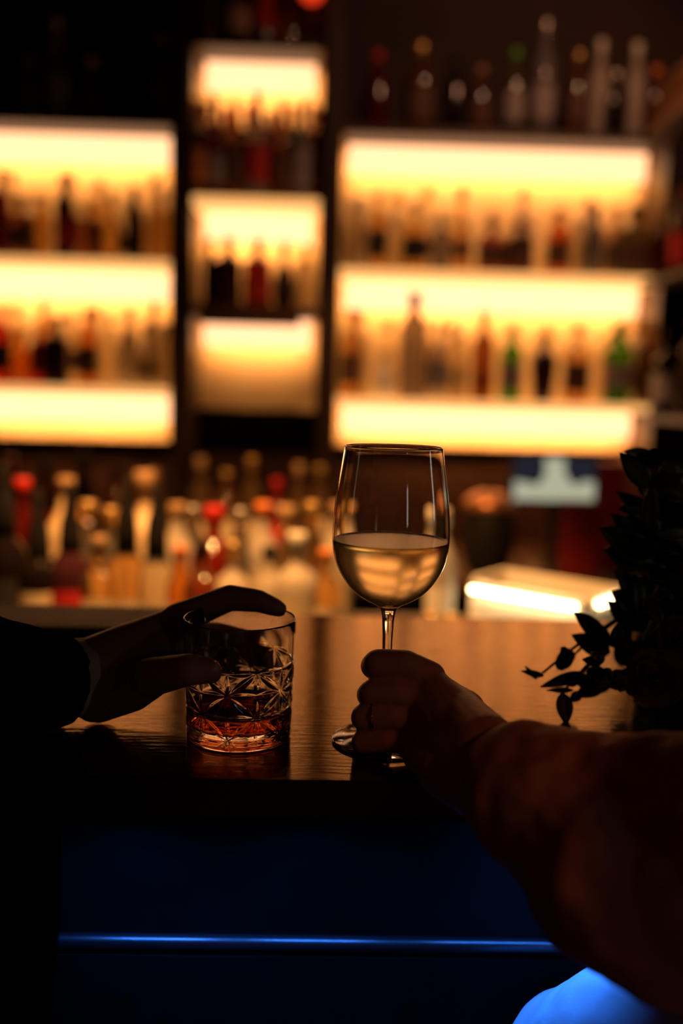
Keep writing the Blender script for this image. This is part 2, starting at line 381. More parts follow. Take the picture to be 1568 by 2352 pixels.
# ------------------------------------------------------------------ bottles
# profiles: unit height, unit radius; (r, z)
SHAPE = {
    'tall':   ([(0, 0), (0.86, 0.0), (0.98, 0.012), (1, 0.03), (1, 0.60), (0.93, 0.67), (0.62, 0.735), (0.42, 0.79), (0.38, 0.86), (0.38, 0.93), (0.42, 0.935), (0.42, 0.95), (0, 0.95)], 2.0),
    'wine':   ([(0, 0), (0.9, 0.0), (1, 0.02), (1, 0.52), (0.95, 0.60), (0.72, 0.69), (0.45, 0.76), (0.38, 0.83), (0.36, 0.93), (0.41, 0.935), (0.41, 0.955), (0, 0.955)], 2.0),
    'slim':   ([(0, 0), (0.9, 0.0), (1, 0.015), (1, 0.66), (0.88, 0.72), (0.55, 0.78), (0.42, 0.84), (0.40, 0.94), (0, 0.94)], 2.0),
    'squat':  ([(0, 0), (0.93, 0.0), (1, 0.02), (1, 0.56), (0.97, 0.62), (0.80, 0.68), (0.40, 0.73), (0.30, 0.78), (0.30, 0.88), (0.36, 0.885), (0.36, 0.90), (0, 0.90)], 2.0),
    'square': ([(0, 0), (0.93, 0.0), (0.98, 0.015), (1, 0.03), (1, 0.60), (0.95, 0.66), (0.60, 0.71), (0.36, 0.75), (0.33, 0.82), (0.33, 0.91), (0, 0.91)], 5.0),
    'round':  ([(0, 0), (0.62, 0.0), (0.80, 0.03), (0.97, 0.18), (1, 0.30), (0.93, 0.44), (0.68, 0.58), (0.36, 0.66), (0.28, 0.74), (0.27, 0.88), (0.33, 0.885), (0.33, 0.90), (0, 0.90)], 2.0),
    'shaker': ([(0, 0), (0.82, 0.0), (0.86, 0.02), (0.96, 0.55), (1, 0.60), (0.97, 0.64), (0.70, 0.72), (0.42, 0.78), (0.36, 0.83), (0.36, 0.92), (0, 0.92)], 2.0),
    'cone':   ([(0, 0), (0.66, 0.0), (0.70, 0.02), (1.0, 0.62), (0.97, 0.68), (0.60, 0.75), (0.36, 0.80), (0.33, 0.92), (0, 0.92)], 2.0),
}
CAP_AT = {'tall': (0.45, 0.90, 1.0), 'wine': (0.43, 0.86, 0.985), 'slim': (0.46, 0.88, 1.0), 'squat': (0.42, 0.86, 1.0), 'square': (0.42, 0.86, 1.0), 'round': (0.42, 0.86, 1.0), 'shaker': (0.45, 0.85, 1.0), 'cone': (0.42, 0.86, 1.0)}
LAB_AT = {'tall': (0.16, 0.50), 'wine': (0.14, 0.42), 'slim': (0.2, 0.5), 'squat': (0.14, 0.48), 'square': (0.14, 0.50), 'round': (0.20, 0.36), 'shaker': (0.2, 0.48), 'cone': (0.3, 0.52)}
cache = {}
def bottle_meshes(shape, glass, cap, lab, h, d, pourer=False):
    key = (shape, glass, cap, lab, h, d, pourer)
    if key in cache: return cache[key]
    prof, pw = SHAPE[shape]; r = d/2000.0; hh = h/1000.0
    pts = [(a*r, z*hh) for a, z in prof]
    body = lathe_mesh('glass_body', pts, 24, pw); body.materials.append(GL[glass])
    cr, c0, c1 = CAP_AT[shape]
    if pourer:
        top = prof[-1][1]*hh
        cm = lathe_mesh('pourer', [(0.0, top-0.066), (0.0205, top-0.064), (0.0200, top-0.02), (0.0175, top+0.010), (0.0125, top+0.024), (0.0095, top+0.05), (0.0075, top+0.074), (0.005, top+0.078), (0, top+0.078)], 14)
    else:
        rr = max(cr*r, 0.0125)
        cm = lathe_mesh('cap', [(rr*0.72, c0*hh-0.001), (rr, c0*hh), (rr, c1*hh-0.003), (rr*0.92, c1*hh), (0, c1*hh)], 16)
    cm.materials.append(CAPM[cap])
    lm = None
    if lab:
        l0, l1 = LAB_AT[shape]
        # follow the body radius
        def rad(z):
            for (a, z0), (b, z1) in zip(prof, prof[1:]):
                if z0 <= z <= z1 and z1 > z0: return a + (b-a)*(z-z0)/(z1-z0)
            return 1.0
        zs = [l0 + (l1-l0)*k/6 for k in range(7)]
        lp = [(rad(z)*r + 0.0006, z*hh) for z in zs]
        lm = lathe_mesh('label', lp, 24, pw)
        lm.materials.append(LABM[lab])
        # front two thirds only: paper wraps the bottle, gap at the back
        bm = bmesh.new(); bm.from_mesh(lm)
        bad = [f for f in bm.faces if f.calc_center_median().y > r*0.55]
        bmesh.ops.delete(bm, geom=bad, context='FACES'); bm.to_mesh(lm); bm.free()
    cache[key] = (body, cm, lm); return cache[key]
def bottle(x, y, z, shape, h, d, glass, cap, lab=None, pourer=False, label='bottle', group=None, rz=0.0, tilt=0.0):
    r = empty('bottle', (x, y, z), rz); r.rotation_euler.y = tilt
    tag(r, label, 'bottle', group)
    b, c, l = bottle_meshes(shape, glass, cap, lab, h, d, pourer)
    link('glass_body', b, None, r); link('pourer' if pourer else 'cap', c, None, r)
    if l: link('paper_label', l, None, r)
    return r
ORD = ['first', 'second', 'third', 'fourth', 'fifth', 'sixth', 'seventh', 'eighth', 'ninth', 'tenth', 'eleventh', 'twelfth', 'thirteenth', 'fourteenth', 'fifteenth', 'sixteenth', 'seventeenth', 'eighteenth', 'nineteenth', 'twentieth', 'twenty-first', 'twenty-second', 'twenty-third', 'twenty-fourth', 'twenty-fifth', 'twenty-sixth', 'twenty-seventh', 'twenty-eighth']
SHAPE_WORD = {'tall': 'tall', 'wine': 'long-necked', 'slim': 'slim', 'squat': 'squat', 'square': 'square', 'round': 'round-bellied', 'shaker': 'broad-shouldered', 'cone': 'tapering'}
GLASS_WORD = {'wine': 'wine-red', 'plum': 'blackish', 'grey': 'smoky'}
def row(items, z, y, anchor, where, group, rev=False):
    """items: (pixel x, shape, height mm, width mm, glass, cap, label, extra dict)"""
    its = sorted(items, key=lambda t: t[0], reverse=rev)
    for i, it in enumerate(its):
        px, shape, h, d, glass, cap, lab = it[:7]; ex = it[7] if len(it) > 7 else {}
        yy = y + ex.get('dy', 0.0)
        p = P(px, ex.get('py', 880), yy)
        lo = f"{SHAPE_WORD[shape]} {GLASS_WORD.get(glass, glass)} bottle"
        nth = 'nearest to' if i == 0 else f"{ORD[i]} from"
        if lab: lo += f" with {lab} label" if not ex.get('pour') else f" with pourer"
        elif ex.get('pour'): lo += ' with pourer'
        else: lo += f", {cap} top"
        l = f"{lo}, {nth} {anchor}, {where}"
        bottle(p.x, yy, z, shape, h, d, glass, cap, lab, ex.get('pour', False), l, group, 0.0, ex.get('tilt', 0.0))

SH_Y = 3.005
row([(-110, 'tall', 270, 70, 'amber', 'gold', 'cream'), (-50, 'wine', 290, 72, 'wine', 'black', 'cream'),
     (8, 'slim', 250, 52, 'wine', 'red', None), (56, 'squat', 175, 78, 'brown', 'cork', 'brown'), (104, 'slim', 190, 46, 'amber', 'gold', None, {'dy': 0.04}),
     (152, 'tall', 245, 56, 'plum', 'black', 'red'), (206, 'square', 170, 62, 'brown', 'gold', None, {'dy': 0.02}),
     (258, 'round', 190, 66, 'amber', 'cork', None), (310, 'wine', 218, 48, 'black', 'black', None), (366, 'tall', 200, 60, 'clear', 'silver', None)],
    zl[0], SH_Y, 'post', 'upper shelf above black sleeve', 'bottles on the upper shelf above the black sleeve', True)
row([(-112, 'tall', 270, 70, 'brown', 'gold', 'cream'), (-56, 'square', 250, 78, 'amber', 'black', 'black'),
     (4, 'tall', 235, 60, 'red', 'black', 'black'), (52, 'round', 165, 70, 'orange', 'cork', None, {'dy': 0.01}), (92, 'squat', 180, 60, 'red', 'gold', None),
     (132, 'square', 205, 72, 'plum', 'black', None), (202, 'tall', 230, 58, 'orange', 'black', 'brown'), (250, 'slim', 215, 50, 'clear', 'silver', None),
     (296, 'tall', 220, 56, 'frosted', 'white', None), (338, 'round', 190, 66, 'clear', 'black', 'brown'), (382, 'slim', 190, 44, 'clear', 'silver', None)],
    zl[1], SH_Y, 'post', 'lower shelf above black sleeve', 'bottles on the lower shelf above the black sleeve', True)
row([(448, 'tall', 270, 60, 'brown', 'orange', 'orange'), (489, 'wine', 295, 56, 'wine', 'black', 'grey'), (532, 'tall', 285, 56, 'brown', 'gold', 'brown'),
     (582, 'tall', 300, 66, 'grey', 'red', 'red'), (636, 'wine', 290, 62, 'brown', 'gold', 'brown'), (686, 'square', 285, 58, 'grey', 'black', 'grey'), (722, 'slim', 260, 44, 'wine', 'orange', None)],
    zc_[0], SH_Y, 'post', 'upper shelf of narrow bay', 'bottles on the upper shelf of the narrow bay', True)
row([(480, 'tall', 200, 40, 'black', 'cork', None), (522, 'square', 205, 76, 'plum', 'cork', None), (588, 'square', 200, 80, 'wine', 'cork', 'red'), (648, 'round', 195, 66, 'plum', 'black', 'black'), (694, 'tall', 190, 52, 'clear', 'silver', None)],
    zc_[1], SH_Y, 'post', 'lower shelf of narrow bay', 'bottles on the lower shelf of the narrow bay', True)
row([(466, 'tall', 260, 60, 'wine', 'red', 'brown'), (534, 'squat', 200, 72, 'amber', 'gold', 'cream'), (592, 'tall', 270, 64, 'grey', 'silver', 'red'), (648, 'tall', 280, 62, 'amber', 'gold', None), (702, 'wine', 260, 58, 'brown', 'red', None)],
    tc_ + 0.022, SH_Y, 'post', 'top of narrow bay', 'bottles on top of the narrow bay', True)
def rear(x0, x1, n, z, anchor, where, group, rev, seed):
    rn = random.Random(seed); it = []
    for k in range(n):
        px = x0 + (x1-x0)*(k + 0.5)/n + rn.uniform(-8, 8)
        it.append((px, rn.choice(['tall', 'slim', 'wine', 'square', 'round']), rn.choice([190, 215, 240, 260]), rn.choice([52, 60, 66]), rn.choice(['amber', 'clear', 'clear', 'amber', 'frosted']), rn.choice(['black', 'gold', 'cork', 'silver']), rn.choice([None, 'brown', 'cream', None])))
    row(it, z, 3.078, anchor, where, group, rev)
def rear_dark(x0, x1, n, z, where, group, seed):
    rn = random.Random(seed); it = []
    for k in range(n):
        it.append((x0 + (x1-x0)*(k + 0.5)/n, rn.choice(['tall', 'wine', 'square']), rn.choice([275, 290, 300]), rn.choice([58, 64]), rn.choice(['brown', 'wine', 'black', 'plum']), rn.choice(['black', 'red', 'orange']), rn.choice(['brown', 'grey', 'red', None])))
    row(it, z, 3.085, 'post', where, group, True)
rear_dark(440, 735, 6, zc_[0], 'rear upper shelf of narrow bay', 'rear file on the upper shelf of the narrow bay', 8)
rear(-130, 390, 8, zl[0], 'post', 'rear upper shelf above black sleeve', 'rear file on the upper shelf above the black sleeve', True, 1)
rear(-130, 390, 8, zl[1], 'post', 'rear lower shelf above black sleeve', 'rear file on the lower shelf above the black sleeve', True, 2)
rear(790, 1500, 10, zr[0], 'post', 'rear upper shelf above wine glass', 'rear file on the upper shelf above the wine glass', False, 3)
rear(790, 1500, 10, zr[1], 'post', 'rear lower shelf above wine glass', 'rear file on the lower shelf above the wine glass', False, 4)
row([(800, 'slim', 200, 46, 'clear', 'silver', None), (858, 'tall', 225, 56, 'amber', 'cork', 'black'), (898, 'round', 150, 50, 'clear', 'silver', None, {'dy': 0.05}), (940, 'squat', 200, 70, 'amber', 'cork', 'black'),
     (1000, 'square', 165, 60, 'grey', 'silver', None), (1050, 'slim', 150, 46, 'clear', 'gold', None), (1116, 'square', 155, 78, 'brown', 'cork', 'brown'), (1178, 'square', 155, 76, 'brown', 'gold', 'brown'),
     (1266, 'tall', 190, 66, 'orange', 'black', 'brown'), (1304, 'slim', 170, 40, 'clear', 'silver', None, {'dy': 0.05}), (1346, 'wine', 205, 52, 'grey', 'black', None), (1400, 'slim', 150, 40, 'clear', 'silver', None), (1438, 'square', 205, 88, 'olive', 'black', 'brown'), (1492, 'tall', 190, 52, 'wine', 'red', None)],
    zr[0], SH_Y, 'post', 'upper shelf above wine glass', 'bottles on the upper shelf above the wine glass')
row([(806, 'tall', 260, 66, 'amber', 'orange', 'brown'), (880, 'squat', 125, 62, 'white', 'white', None), (946, 'slim', 315, 84, 'grey', 'black', None), (1004, 'square', 230, 58, 'frosted', 'silver', 'grey'),
     (1052, 'slim', 200, 46, 'clear', 'silver', None), (1106, 'tall', 265, 66, 'brown', 'cork', None), (1172, 'tall', 225, 66, 'green', 'black', 'grey'), (1246, 'cone', 200, 80, 'plum', 'black', None),
     (1322, 'square', 240, 70, 'clear', 'cork', 'brown'), (1416, 'shaker', 245, 88, 'green', 'green', 'grey'), (1478, 'tall', 240, 52, 'amber', 'gold', None)],
    zr[1], SH_Y, 'post', 'lower shelf above wine glass', 'bottles on the lower shelf above the wine glass')
row([(846, 'tall', 220, 66, 'wine', 'red', None), (940, 'squat', 250, 84, 'brown', 'gold', 'brown'), (1018, 'tall', 210, 62, 'black', 'black', None), (1076, 'tall', 190, 58, 'brown', 'cork', 'brown'), (1150, 'tall', 240, 62, 'olive', 'green', 'grey'),
     (1214, 'wine', 330, 70, 'grey', 'silver', 'grey'), (1290, 'tall', 240, 66, 'brown', 'gold', 'brown'), (1338, 'wine', 300, 58, 'frosted', 'white', None, {'dy': 0.06}), (1376, 'square', 190, 62, 'black', 'silver', None), (1418, 'wine', 295, 60, 'frosted', 'white', None, {'dy': 0.06}), (1462, 'tall', 205, 62, 'wine', 'orange', None)],
    tr + 0.022, 3.02, 'post', 'top of wine-glass cabinet', 'bottles on top of the cabinet above the wine glass')
row([(-40, 'tall', 250, 70, 'brown', 'gold', None), (76, 'squat', 170, 72, 'brown', 'cork', 'brown'), (140, 'wine', 290, 64, 'brown', 'silver', 'grey'), (214, 'round', 180, 74, 'brown', 'gold', None), (290, 'tall', 230, 60, 'black', 'black', None), (370, 'tall', 240, 66, 'brown', 'orange', 'brown')],
    tl + 0.022, 3.02, 'post', 'top of black-sleeve cabinet', 'bottles on top of the cabinet above the black sleeve', True)
# back counter, dim bottles in two files
row([(20, 'wine', 290, 72, 'wine', 'red', 'brown'), (100, 'tall', 280, 70, 'brown', 'black', 'red'), (190, 'wine', 300, 72, 'black', 'black', None), (270, 'tall', 270, 72, 'wine', 'black', None), (352, 'square', 260, 72, 'olive', 'cork', 'brown'),
     (462, 'wine', 300, 66, 'amber', 'cork', 'cream'), (522, 'tall', 260, 62, 'brown', 'gold', 'cream'), (580, 'wine', 305, 62, 'amber', 'gold', 'cream'), (640, 'tall', 240, 64, 'red', 'red', 'red'), (690, 'wine', 290, 62, 'amber', 'cork', 'brown'), (738, 'tall', 280, 56, 'amber', 'gold', 'cream')],
    BACK_Z, 2.74, 'wine glass', 'low back counter', 'bottles on the low back counter', True)
# workbench right behind the counter: front file
pr = {'pour': True}
row([(6, 'tall', 285, 78, 'black', 'black', 'black', pr), (84, 'squat', 250, 80, 'black', 'black', 'cream', pr), (158, 'tall', 250, 78, 'plum', 'black', 'red', pr), (226, 'square', 220, 66, 'amber', 'cork', 'cream'), (290, 'wine', 262, 72, 'amber', 'black', 'cream', pr),
     (360, 'wine', 250, 74, 'clear', 'black', 'cream', pr), (416, 'tall', 205, 56, 'orange', 'orange', 'orange'), (466, 'square', 215, 64, 'brown', 'black', 'brown'), (540, 'squat', 215, 70, 'frosted', 'gold', 'cream'), (626, 'tall', 208, 58, 'frosted', 'black', 'white'),
     (690, 'squat', 235, 84, 'frosted', 'white', 'cream'), (758, 'tall', 205, 60, 'amber', 'orange', 'cream')],
    WS_Z, 1.80, 'wine glass', 'front file on workbench', 'bottles in the front file on the workbench', True)
row([(48, 'tall', 305, 74, 'wine', 'red', 'red'), (132, 'tall', 310, 74, 'cream', 'cork', 'white', {'tilt': 0.05}), (200, 'round', 262, 82, 'clear', 'gold', 'cream'), (252, 'square', 250, 76, 'clear', 'gold', 'cream'), (332, 'squat', 325, 96, 'cream', 'cork', 'cream'),
     (408, 'tall', 262, 74, 'frosted', 'cork', 'cream'), (446, 'wine', 255, 70, 'clear', 'silver', 'cream', {'dy': 0.05}), (494, 'squat', 258, 96, 'red', 'red', 'red'), (556, 'wine', 258, 74, 'clear', 'silver', 'white'), (608, 'tall', 268, 70, 'frosted', 'orange', 'cream'),
     (664, 'round', 262, 84, 'amber', 'cork', 'cream'), (722, 'wine', 275, 74, 'amber', 'gold', 'cream'), (782, 'tall', 270, 66, 'frosted', 'cork', 'cream')],
    WS_Z, 1.97, 'wine glass', 'rear file on workbench', 'bottles in the rear file on the workbench', True)
p = P(1012, 1300, 1.80)
bottle(p.x, 1.80, WS_Z, 'slim', 285, 52, 'frosted', 'white', 'white', False, 'slim frosted bottle beside the glowing white bin, on the workbench')
for px, lab in ((996, 'small gold-capped jigger bottle at the foot of the slim frosted bottle'), (1040, 'small gold-capped jigger bottle beside the glowing white bin')):
    p = P(px, 1300, 1.70); bottle(p.x, 1.70, WS_Z, 'round', 112, 44, 'amber', 'gold', None, False, lab, 'miniature bottles')

# ------------------------------------------------------------------ side return on the right with slatted cornice and bottles
sr = empty('side_cabinet', (X(1506, 300, 2.9), 2.2, 0)); tag(sr, 'unlit wooden side cabinet with slatted cornice, at the edge beyond the plant', 'cabinet')
sx = sr.location.x; sy = 2.2
s_top = Zc(1490, 318)
for k in range(4):
    box('cornice_slat', (-0.02 + 0.006*k, -0.9, s_top + 0.036*k), (0.012 + 0.006*k, 0.72, s_top + 0.026 + 0.036*k), M['oak'], sr, 0.002)
box('cornice_backing', (0.032, -0.9, s_top), (0.05, 0.72, s_top + 0.15), M['dark_wood'], sr)
box('back_board', (0.17, -0.5, BACK_Z), (0.19, 0.72, s_top), M['dark_wood'], sr)
box('top_board', (-0.01, -0.5, s_top-0.03), (0.19, 0.72, s_top-0.001), M['dark_wood'], sr)
s_z = [Zc(1530, 640, 2.85), Zc(1530, 950, 2.85)]
for z in s_z: box('shelf', (-0.01, -0.5, z-0.02), (0.17, 0.72, z), M['dark_wood'], sr, 0.002)
for px, y, z, sh, h, d, g, c, l, lab in (
        (1545, 2.86, s_z[0], 'tall', 250, 74, 'wine', 'red', 'red', 'dark red bottle on the upper shelf of the side cabinet'),
        (1530, 2.86, s_z[1], 'squat', 235, 86, 'black', 'black', 'white', 'black bottle with white label on lower shelf of side cabinet'),
        (1588, 2.78, s_z[1], 'tall', 270, 74, 'brown', 'black', 'brown', 'brown bottle beside white-labelled black one on side cabinet')):
    p = P(px, 880, y); bottle(max(p.x, sx + d/2000), y, z, sh, h, d, g, c, l, False, lab, 'bottles on the side cabinet')

# ------------------------------------------------------------------ till screen, kettle, cartons, lamp
s0, s1 = P(1181, 1050, 2.72), P(1366, 1150, 2.72)
pc = (s0 + s1)/2
till = empty('till_screen', (pc.x, 2.72, BACK_Z)); tag(till, 'tablet till screen showing a pale shape, on a stand below the widest cabinet', 'screen')
hw, hh = (s1.x - s0.x)/2, (s0.z - s1.z)/2 + 0.004; cz = pc.z - BACK_Z
box('frame', (-hw-0.006, 0.004, cz-hh-0.006), (hw+0.006, 0.02, cz+hh+0.006), M['black'], till, 0.004)
box('display', (-hw, 0.001, cz-hh), (hw, 0.0035, cz+hh), M['screen_dark'], till)
def shape_plate(name, pts, y, m, parent):
    bm = bmesh.new(); vs = [bm.verts.new((x, y, z)) for x, z in pts]; f = bm.faces.new(vs)
    r = bmesh.ops.extrude_face_region(bm, geom=[f])
    for v in r['geom']:
        if isinstance(v, bmesh.types.BMVert): v.co.y += 0.0006
    return obj(name, bm, m, parent)
pp = [(-1, -1), (1, -1), (1, -0.10), (0.78, -0.05), (0.5, -0.28), (0.34, -0.02), (0.22, 0.45), (0.24, 0.98), (-0.28, 0.98), (-0.24, 0.4), (-0.30, -0.02), (-0.42, -0.3), (-0.78, -0.18), (-1, -0.12)]
d_ = shape_plate('display_picture', [(x*hw*0.97, cz + z*hh*0.97) for x, z in pp], 0.0003, M['screen_pale'], till); d_['label'] = 'pale shape shown on the screen'
box('stand', (-0.018, 0.008, 0.012), (0.018, 0.022, cz-hh), M['steel'], till, 0.004)
box('base', (-0.075, -0.05, 0.0), (0.075, 0.07, 0.012), M['steel'], till, 0.004)

p = P(1122, 1215, 2.45)
kt = empty('lidded_pot', (P(1122, 1200, 2.70).x, 2.70, BACK_Z)); tag(kt, 'dark round-bellied pot with copper lid, beside the till screen', 'pot')
link('pot_body', lathe_mesh('pot_body', spline([(0, 0), (0.045, 0.0), (0.062, 0.03), (0.072, 0.09), (0.066, 0.15), (0.052, 0.175)], 5) + [(0, 0.175)], 32), M['black'], kt)
link('lid', lathe_mesh('lid', spline([(0.066, 0.176), (0.072, 0.182), (0.064, 0.205), (0.035, 0.222), (0.012, 0.226)], 5) + [(0, 0.227)], 32), M['copper'], kt)
link('knob', lathe_mesh('knob', spline([(0.005, 0.226), (0.011, 0.236), (0.010, 0.245)], 4) + [(0, 0.248)], 16), M['black'], kt)

def carton(px, py0, px1, py1, y, m, lab, name='carton', stand=BACK_Z):
    a, b = P(px, py0, y), P(px1, py1, y)
    r = empty(name, ((a.x+b.x)/2, y, stand)); tag(r, lab, 'box', 'cartons behind the plant')
    w = (b.x-a.x)/2; hgt = a.z - stand
    box('box_body', (-w, 0, 0), (w, 0.07, hgt), m, r, 0.002)
    box('lid', (-w-0.002, -0.002, hgt), (w+0.002, 0.072, hgt+0.008), m, r, 0.001)
carton(1300, 1160, 1372, 1280, 2.66, M['red_card'], 'low red carton under the till screen, partly behind the plant')
carton(1372, 1068, 1428, 1280, 2.80, M['red_card'], 'taller red carton behind the plant')
carton(1432, 1060, 1490, 1280, 2.86, M['orange_card'], 'orange-brown carton behind the plant, beside the taller red one')

p = P(716, -22, 2.9)
rl = empty('red_lamp', (p.x, 2.9, p.z)); tag(rl, 'small glowing red lamp at the top above the second post', 'lamp')
link('bulb', lathe_mesh('bulb', [(0.034*math.sin(PI*k/12) if 0 < k < 12 else 0, -0.034*math.cos(PI*k/12)) for k in range(13)], 24), M['red_lamp'], rl)
link('socket', lathe_mesh('socket', [(0, 0.03), (0.016, 0.03), (0.018, 0.07), (0.004, 0.075), (0.003, 3.0-p.z), (0, 3.0-p.z)], 16), M['black'], rl)

# ------------------------------------------------------------------ glowing white bin with a row of led points
a, b_, c_ = P(1092, 1352, 1.80), PZ(1322, 1392, P(1092, 1352, 1.80).z), None
za = a.z
a = Vector((a.x, a.y)); b2 = Vector((b_.x, b_.y))
dirv = (b2 - a).normalized(); nrm = Vector((-dirv.y, dirv.x))     # nrm points away from camera
bin_ = empty('light_bin', (a.x, a.y, WS_Z), math.atan2(dirv.y, dirv.x)); tag(bin_, 'glowing white acrylic bin with a row of led points, beside the plant', 'bin')
L_ = (b2 - a).length; topz = za - WS_Z
box('back_wall', (-0.015, 0.12, 0.0), (L_+0.03, 0.128, topz+0.02), M['white'], bin_, 0.001)
box('front_wall', (-0.015, 0.006, 0.0), (L_+0.03, 0.014, topz+0.012), M['white'], bin_, 0.001)
box('end_wall', (-0.015, 0.0145, 0.0), (-0.007, 0.1195, topz+0.02), M['white'], bin_, 0.001)
box('end_wall', (L_+0.022, 0.0145, 0.0), (L_+0.03, 0.1195, topz+0.02), M['white'], bin_, 0.001)
box('led_rail', (-0.01, 0.0, topz-0.006), (L_+0.03, 0.0055, topz+0.006), M['steel'], bin_)
lm = lathe_mesh('led', [(0, -0.0035), (0.0035, -0.003), (0.0042, 0.0), (0.0035, 0.003), (0, 0.0035)], 10)
for k in range(22):
    o = link('led', lm, M['led'], bin_); o.location = (L_*k/21, -0.010, topz)
for k in range(4):
    o = link('led', lm, M['led'], bin_); o.location = (L_+0.035, 0.02 + 0.028*k, topz+0.006)

# ------------------------------------------------------------------ ribbed bar mat at the back of the counter
q0, q1 = PZ(-120, 1450, COUNTER_Z), PZ(395, 1440, COUNTER_Z)
bmx = bmesh.new()
m_y0, m_y1 = 1.005, 1.115
add_box(bmx, (q0.x, m_y0, 0), (q1.x, m_y1, 0.004), 0.001)
for k in range(30):
    x = q0.x + 0.008 + (q1.x - q0.x - 0.016)*k/29
    add_box(bmx, (x-0.0028, m_y0+0.006, 0.004), (x+0.0028, m_y1-0.006, 0.010), 0.001)
o = obj('bar_mat', bmx, M['rubber']); o.location.z = COUNTER_Z; tag(o, 'ribbed black rubber bar mat behind the tumbler hand', 'bar mat')

# ------------------------------------------------------------------ wine glass
wb = PZ(882, 1702, COUNTER_Z)
wg = empty('wine_glass', (wb.x, wb.y, COUNTER_Z)); tag(wg, 'tall stemmed glass half full of white wine, held by the stem', 'wine glass')
outer = spline([(0.0045, 0.094), (0.0062, 0.1015), (0.0110, 0.1052), (0.0175, 0.1085), (0.0265, 0.1148), (0.0345, 0.1246), (0.0405, 0.1372), (0.0428, 0.152), (0.0424, 0.168), (0.0408, 0.186), (0.0382, 0.204), (0.0358, 0.2205)], 5)
stem = spline([(0.0390, 0.0012), (0.0385, 0.0022), (0.0280, 0.0036), (0.0150, 0.0062), (0.0065, 0.0120), (0.0043, 0.0230), (0.0037, 0.045), (0.0037, 0.075), (0.0045, 0.094)], 5)
inner_pts = [(0.0348, 0.2205), (0.0372, 0.204), (0.0398, 0.186), (0.0414, 0.168), (0.0418, 0.152), (0.0394, 0.1375), (0.0334, 0.1254), (0.0255, 0.1162), (0.0165, 0.1104), (0.0085, 0.1078), (0.003, 0.1072)]
inner = spline(inner_pts, 5)
rim = [(0.0357, 0.2212), (0.0353, 0.2216), (0.0349, 0.2212)]
bowl_prof = outer + rim + inner + [(0, 0.1071)]
foot_prof = [(0, 0.0004), (0.0385, 0.0004)] + stem
link('bowl_and_stem', lathe_mesh('bowl_and_stem', foot_prof + bowl_prof[1:], 96), M['glass'], wg)
LV = 0.1530
wp = [(r + 0.00025, z - 0.0001) for r, z in inner[::-1] if z < LV - 0.0015]
rl_ = wp[-1][0]
wine_prof = [(0, wp[0][1])] + wp + [(rl_ + 0.0001, LV + 0.0004), (rl_ - 0.0006, LV + 0.0002), (rl_ - 0.0018, LV - 0.0004), (rl_ - 0.004, LV - 0.0006), (0, LV - 0.0006)]
o = link('wine', lathe_mesh('wine', wine_prof, 96), M['wine'], wg); o['label'] = 'pale golden wine filling the lower half of the bowl'
bub = bmesh.new()
for k in range(34):
    t = random.choice([random.uniform(0.9, 2.2), random.uniform(4.2, 5.2)]); rr = 0.0402 + random.uniform(-0.0006, 0.0004)
    bmesh.ops.create_icosphere(bub, subdivisions=1, radius=random.uniform(0.0003, 0.0006), matrix=Matrix.Translation((rr*math.cos(t), rr*math.sin(t), LV + 0.0002)))
o = obj('bubbles', bub, M['glass'], wg, True); o['kind'] = 'stuff'

# ------------------------------------------------------------------ cut glass tumbler
tb = PZ(548, 1688, COUNTER_Z)
tg = empty('tumbler', (tb.x, tb.y, COUNTER_Z)); tag(tg, 'star-cut whisky tumbler with a little whisky, gripped by a hand', 'tumbler')
NT, NZ = 432, 150
th = np.linspace(0, 2*PI, NT, endpoint=False); zz = np.linspace(0.0025, 0.0905, NZ)
TH, ZZ = np.meshgrid(th, zz)
R0 = 0.0392 + (0.0420 - 0.0392)*(ZZ/0.0905)**1.0
rows_z = [0.0093, 0.0260, 0.0427, 0.0594]
U = 0.0405
phase = -PI/2 + (596-548)/3.06/1000/0.041         # a node of row B faces there
dep = np.zeros_like(R0)
def seg_groove(u0, z0, u1, z1, w, D):
    global dep
    best = None
    for wrap in (-2*PI*U, 0, 2*PI*U):
        pu = TH*U + wrap - u0; pz = ZZ - z0
        du, dz = u1-u0, z1-z0; LL = du*du+dz*dz
        t = np.clip((pu*du + pz*dz)/LL, 0, 1)
        dist = np.hypot(pu - t*du, pz - t*dz)
        ww = w*(0.35 + 0.65*np.sin(PI*np.clip(t, 0.0, 1.0)))
        g = D*np.clip(1 - dist/ww, 0, 1)*(0.4 + 0.6*np.sin(PI*t))
        best = g if best is None else np.maximum(best, g)
    dep = np.maximum(dep, best)
for r_i, z0 in enumerate(rows_z):
    shift = 0 if r_i in (0, 2) else PI/6
    for k in range(6):
        u0 = (phase + PI/6 + shift + k*PI/3) % (2*PI) * U
        hu = PI/6*U; hz = 0.0167
        for sgn in (-1, 1):
            if r_i < 3: seg_groove(u0, z0, u0 + sgn*hu, z0 + hz, 0.0026, 0.00115)
            seg_groove(u0, z0, u0 + sgn*hu, z0, 0.0024, 0.0010)
            if r_i < 3 or sgn < 0: seg_groove(u0, z0, u0, z0 + sgn*0.0150, 0.0020, 0.0010)
            for a2 in (0.55, 1.15):
                for s2 in (-1, 1):
                    if r_i == 3 and s2 > 0: continue
                    seg_groove(u0, z0, u0 + sgn*0.0075*math.cos(a2), z0 + s2*0.0075*math.sin(a2), 0.0011, 0.00055)
RO = R0 - dep
vs = np.stack([RO*np.cos(TH), RO*np.sin(TH), ZZ], -1).reshape(-1, 3).tolist()
fs = []
for i in range(NZ-1):
    for k in range(NT):
        k2 = (k+1) % NT
        fs.append((i*NT+k, i*NT+k2, (i+1)*NT+k2, (i+1)*NT+k))
